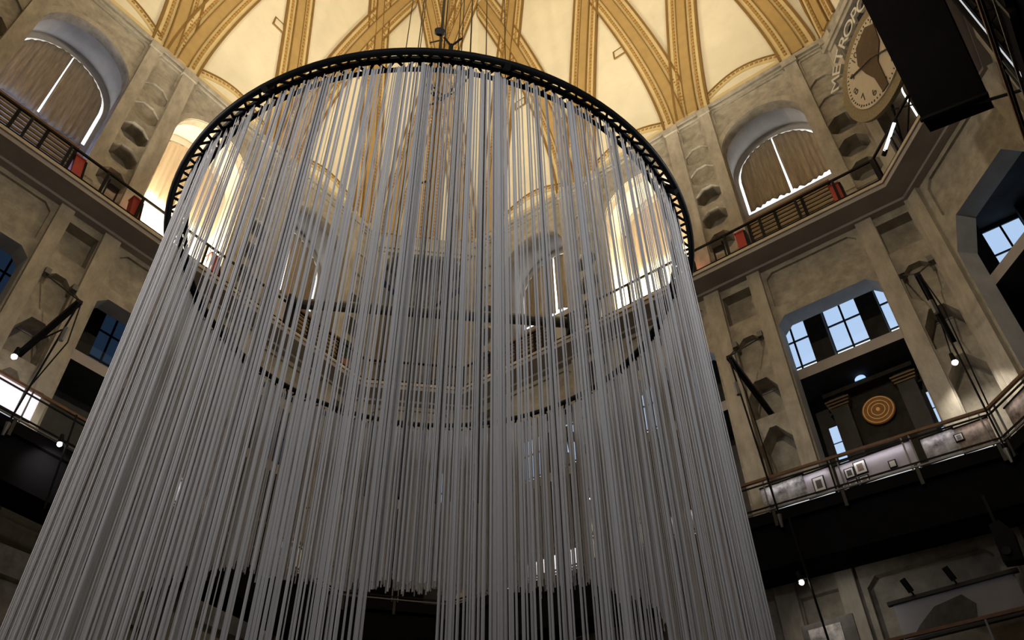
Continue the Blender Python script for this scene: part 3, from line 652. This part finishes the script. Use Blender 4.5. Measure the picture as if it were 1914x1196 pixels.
board(90, -5.4, -2.25, 'light', 'bright white lightbox board at the left image edge', h1=1.0, h0=.2); board(90, 1.3, 2.65, 'light', 'bright white lightbox board seen through the strings', h1=1.0, h0=.1)
board(90, 5.1, 6.0, 'paper', 'pale board with one print seen through the strings', pics=((5.6, .45, .4, .45, 'boarddk', 'framed print seen through the strings'),))
board(0, -6.6, -5.7, 'photo2', 'small brown lit board on the far north ramp'); board(0, -5.2, -3.3, 'light', 'long pale lightbox board on the far north ramp', h1=.7)
board(0, -.4, .8, 'lilac', 'pale board on the north ramp just inside the curtain edge')

# ramp hangers: bracket, tie, rod, and the lamps on them
def hanger(ang_, u, label, reach=2.4, lamp=None, lamplabel=''):
    z0 = 14.9; t = Thing('ramp_hanger', ang_, (u, D, 14.4), label, 'bracket', 'steel hangers carrying the ramp')
    ap = (u, D - reach, z0); t.part('strut', MB().bar((u, D + .3, 14.45), ap, .15, .13), 'black')
    t.part('tie_rod', MB().bar((u + .42, D - .02, 17.1), ap, .035, n=6).bar((u - .42, D - .02, 17.1), ap, .035, n=6), 'iron')
    for q in (.42, -.42): t.part('wall_plate', MB().box(u + q - .08, u + q + .08, D - .22, D + .02, 17.0, 17.2), 'grey')
    zr = rail_z(ang_, u); bot = (u, RD - .06, zr - 1.1)
    t.part('rod', MB().bar(ap, bot, .045, n=6), 'black'); t.part('turnbuckle', MB().bar((u, D - reach + .1 * .4, z0 - .9), (u, D - reach + .1 * .5, z0 - 1.3), .11, n=6)  , 'grey'); t.part('rod_end', MB().bar(bot, (bot[0], bot[1], bot[2] - .35), .12, n=8, r2=.5), 'grey')
    t.part('cable', MB().tube([(u + .05, D - reach, z0 - .1), (u + .18, D - reach + .1, z0 - 1.2), (u + .08, RD, zr)], .018, 5), 'black')
    if lamp:
        lu, ld, lz = lamp; q = Thing('spot_lamp', ang_, (lu, ld, lz), lamplabel, 'lamp', 'small spot lamps')
        q.part('housing', MB().bar((lu, ld, lz + .03), (lu, ld, lz + .28), .13, n=8, r2=.7), 'black'); q.part('arm', MB().bar((lu, ld, lz + .2), (u, D - reach + .3, lz + .5), .03), 'black')
        q.part('bulb', MB().add(*ball((lu, ld, lz), .075)), 'bulb', smooth=True)
        light('spot_lamp_light', 'SPOT', loc(ang_, lu, ld, lz - .1), 90, (1, .93, .82), loc(ang_, lu + .3, D + .5, lz - 1.8), spot_size=R(120), spot_blend=.7, shadow_soft_size=.06)
def ball(c, r, n=8, m=6):
    vs = [(c[0], c[1], c[2] + r)] + [(c[0] + r * math.sin(math.pi * i / m) * math.cos(2 * math.pi * j / n), c[1] + r * math.sin(math.pi * i / m) * math.sin(2 * math.pi * j / n), c[2] + r * math.cos(math.pi * i / m)) for i in range(1, m) for j in range(n)] + [(c[0], c[1], c[2] - r)]
    fs = [(0, 1 + j, 1 + (j + 1) % n) for j in range(n)] + [(1 + i * n + j, 1 + (i + 1) * n + j, 1 + (i + 1) * n + (j + 1) % n, 1 + i * n + (j + 1) % n) for i in range(m - 2) for j in range(n)]
    L = len(vs) - 1; fs += [(L, L - n + (j + 1) % n, L - n + j) for j in range(n)]
    return vs, fs
hanger(0, 2.735, 'black strut hanger between the north windows, left of the lit disc')
hanger(0, 7.91, 'black strut hanger right of the blue north window', 2.4, (7.75, 10.9, 13.1), 'lit spot lamp on the hanger right of the blue window')
hanger(90, -2.735, 'black strut hanger on the west wall left of the curtain', 2.4, (-3.1, 10.9, 13.6), 'lit spot lamp below the west hanger')
hanger(90, 2.735, 'black strut hanger on the west wall behind the curtain', 2.4, (2.9, 10.9, 13.2), 'lit spot lamp on the west wall behind the strings, left one')
hanger(90, 7.5, 'black strut hanger at the far end of the west wall', 2.4, (6.2, 10.9, 13.4), 'lit spot lamp on the west wall behind the strings, right one'); hanger(0, -2.735, 'black strut hanger on the north wall behind the curtain', 2.4, (-2.9, 10.9, 13.2), 'lit spot lamp on the north wall behind the strings'); hanger(0, -7.5, 'black strut hanger at the far end of the north wall', 2.4, (-6.0, 10.9, 13.3), 'lit spot lamp at the far end of the north wall')
def pendant(ang_, u, d, z, top, label):
    q = Thing('pendant_spot', ang_, (u, d, z), label, 'lamp', 'spot lamps under the ramp')
    q.part('rod', MB().bar((u + .25, d, z - 1.6), (u + .1, d, top), .045, n=6), 'black'); q.part('arm', MB().bar((u + .2, d, z + .05), (u, d, z + .1), .03), 'black')
    q.part('housing', MB().bar((u, d, z + .04), (u - .03, d, z + .26), .14, n=8, r2=.6), 'black'); q.part('bulb', MB().add(*ball((u, d, z), .06)), 'bulb', smooth=True)
    light('pendant_light', 'SPOT', loc(ang_, u, d, z - .1), 25, (1, .92, .8), loc(ang_, u + .6, D + .5, z - 1.2), spot_size=R(110), spot_blend=.7, shadow_soft_size=.05)
pendant(0, 3.0, 9.7, 8.32, 9.9, 'lit spot lamp on a rod under the north ramp'); pendant(90, -1.65, 9.8, 11.3, 12.2, 'lit spot lamp beside the left edge of the curtain')

# decorated dark portal with glowing disc in the north gallery
t = Thing('portal', 0, (5.3, 13.7, 11.0), 'dark columned portal with a glowing orange ringed disc', 'portal')
t.part('back_panel', MB().box(4.6, 6.1, 13.7, 13.85, 11.0, 15.4), 'dark')
for u in (4.35, 6.3): t.part('column', MB().box(u - .25, u + .25, 13.45, 13.9, 11.0, 15.35), 'galwall')
for z in (13.05, 15.15, 15.3): pass
cn = t.part('cornice', MB().box(4.0, 6.65, 13.3, 13.9, 15.2, 15.34), 'dark')
for u in (4.35, 6.3):
    for k in range(3): t.part('capital_moulding', MB().box(u - .3 - .03 * k, u + .3 + .03 * k, 13.4 - .03 * k, 13.7, 14.85 + .09 * k, 14.9 + .09 * k), 'slat')
dc = t.part('disc', disc(5.32, 14.35, .46, 13.55, 13.6, 36), 'orange')
for r_ in (.42, .30, .19):
    m = MB().tube([(5.32 + r_ * math.cos(2 * math.pi * i / 32), 13.54, 14.35 + r_ * math.sin(2 * math.pi * i / 32)) for i in range(32)], .012, 5, True); t.part('ring', m, 'orangel', dc)
t.part('hub', MB().add(*ball((5.32, 13.53, 14.35), .06)), 'orangel', dc)
t.part('lunette', MB().prism([(5.2 + .16 * math.cos(math.pi * i / 10), 15.36 + .13 * math.sin(math.pi * i / 10)) for i in range(11)], 13.26, 13.3), 'glim', label='small blue lit half-round opening')
for u0, u1 in ((3.75, 4.05), (6.62, 6.72)):
    wn[0] += 1; o = struct('window_%d' % wn[0], MB().box(u0, u1, 13.88, 13.93, 12.2, 14.6).box(u0, u1, 13.82, 13.9, 13.3, 13.36), 'iron', 0, 'narrow blue window beside the dark portal')
    for k in range(4): child('pane', MB().box(u0 + .02, u1 - .02, 13.85, 13.87, 12.25 + k * .58, 12.78 + k * .58), 'pane', o)

# lower ramp at the bottom right
zl = 5.95
m = MB().box(1.2, rh, RD, RD + 1.36, zl - .5, zl); struct('ramp_lower', m, 'cloth', 0, 'lower black ramp slab at the bottom right')
t = Thing('ramp_railing', 0, (4.5, RD, zl), 'wooden handrail of the lower ramp at the bottom right', 'railing', 'railings of the exhibition ramp')
t.part('handrail', MB().bar((1.2, RD, zl + .95), (rh, RD, zl + .88), .07), 'wood'); t.part('lower_rail', MB().bar((1.2, RD, zl + .2), (rh, RD, zl + .14), .035), 'black')
for i in range(5): t.part('post', MB().bar((1.4 + i * 1.6, RD, zl), (1.4 + i * 1.6, RD, zl + .9), .04), 'grey')
t = Thing('portrait_board', 0, (3.0, RD + .3, 6.3), 'dark portrait board with a pale blossom shape at the bottom', 'picture'); t.part('panel', MB().box(2.45, 3.65, RD + .3, RD + .36, 6.2, 7.75), 'boarddk'); t.part('print', MB().box(2.6, 3.35, RD + .285, RD + .3, 6.2, 7.62), 'photo')
t = Thing('projection_panel', 0, (5.8, RD + .5, 7.0), 'long grey projection panel above the lower handrail', 'screen'); t.part('panel', MB().box(4.5, 7.0, RD + .5, RD + .55, 6.95, 7.75), 'screen'); t.part('dark_image', MB().prism([(4.7, 7.0), (6.0, 7.0), (6.1, 7.35), (5.9, 7.6), (5.3, 7.5), (4.9, 7.2)], RD + .48, RD + .5), 'boarddk'); t.part('frame', MB().box(4.4, 7.1, RD + .44, RD + .56, 7.75, 7.83), 'iron'); t.part('frame', MB().box(4.4, 7.1, RD + .44, RD + .56, 6.9, 6.96), 'iron')
for u, lb in ((5.0, 'small black spot fixture over the grey panel, left one'), (5.9, 'small black spot fixture over the grey panel, right one')):
    t = Thing('track_spot', 0, (u, RD + .3, 7.95), lb, 'lamp', 'unlit spots over the grey panel'); t.part('can', MB().bar((u, RD + .3, 7.85), (u - .08, RD + .2, 8.12), .13, n=8), 'black'); t.part('stem', MB().bar((u, RD + .48, 7.82), (u - .05, RD + .3, 8.0), .03), 'black')
t = Thing('hanging_projector', 0, (7.1, RD, 7.7), 'dark projector hanging below the ramp at the right edge', 'projector'); t.part('body', MB().prism([(6.95, 7.75), (7.3, 7.7), (7.35, 8.3), (7.2, 8.6), (6.98, 8.55)], RD - .2, RD + .15), 'black'); t.part('yoke', MB().bar((7.1, RD, 8.5), (7.1, RD, 9.3), .06), 'black'); t.part('lens', MB().bar((7.1, RD - .3, 7.9), (7.1, RD - .1, 7.95), .16, n=10), 'iron')
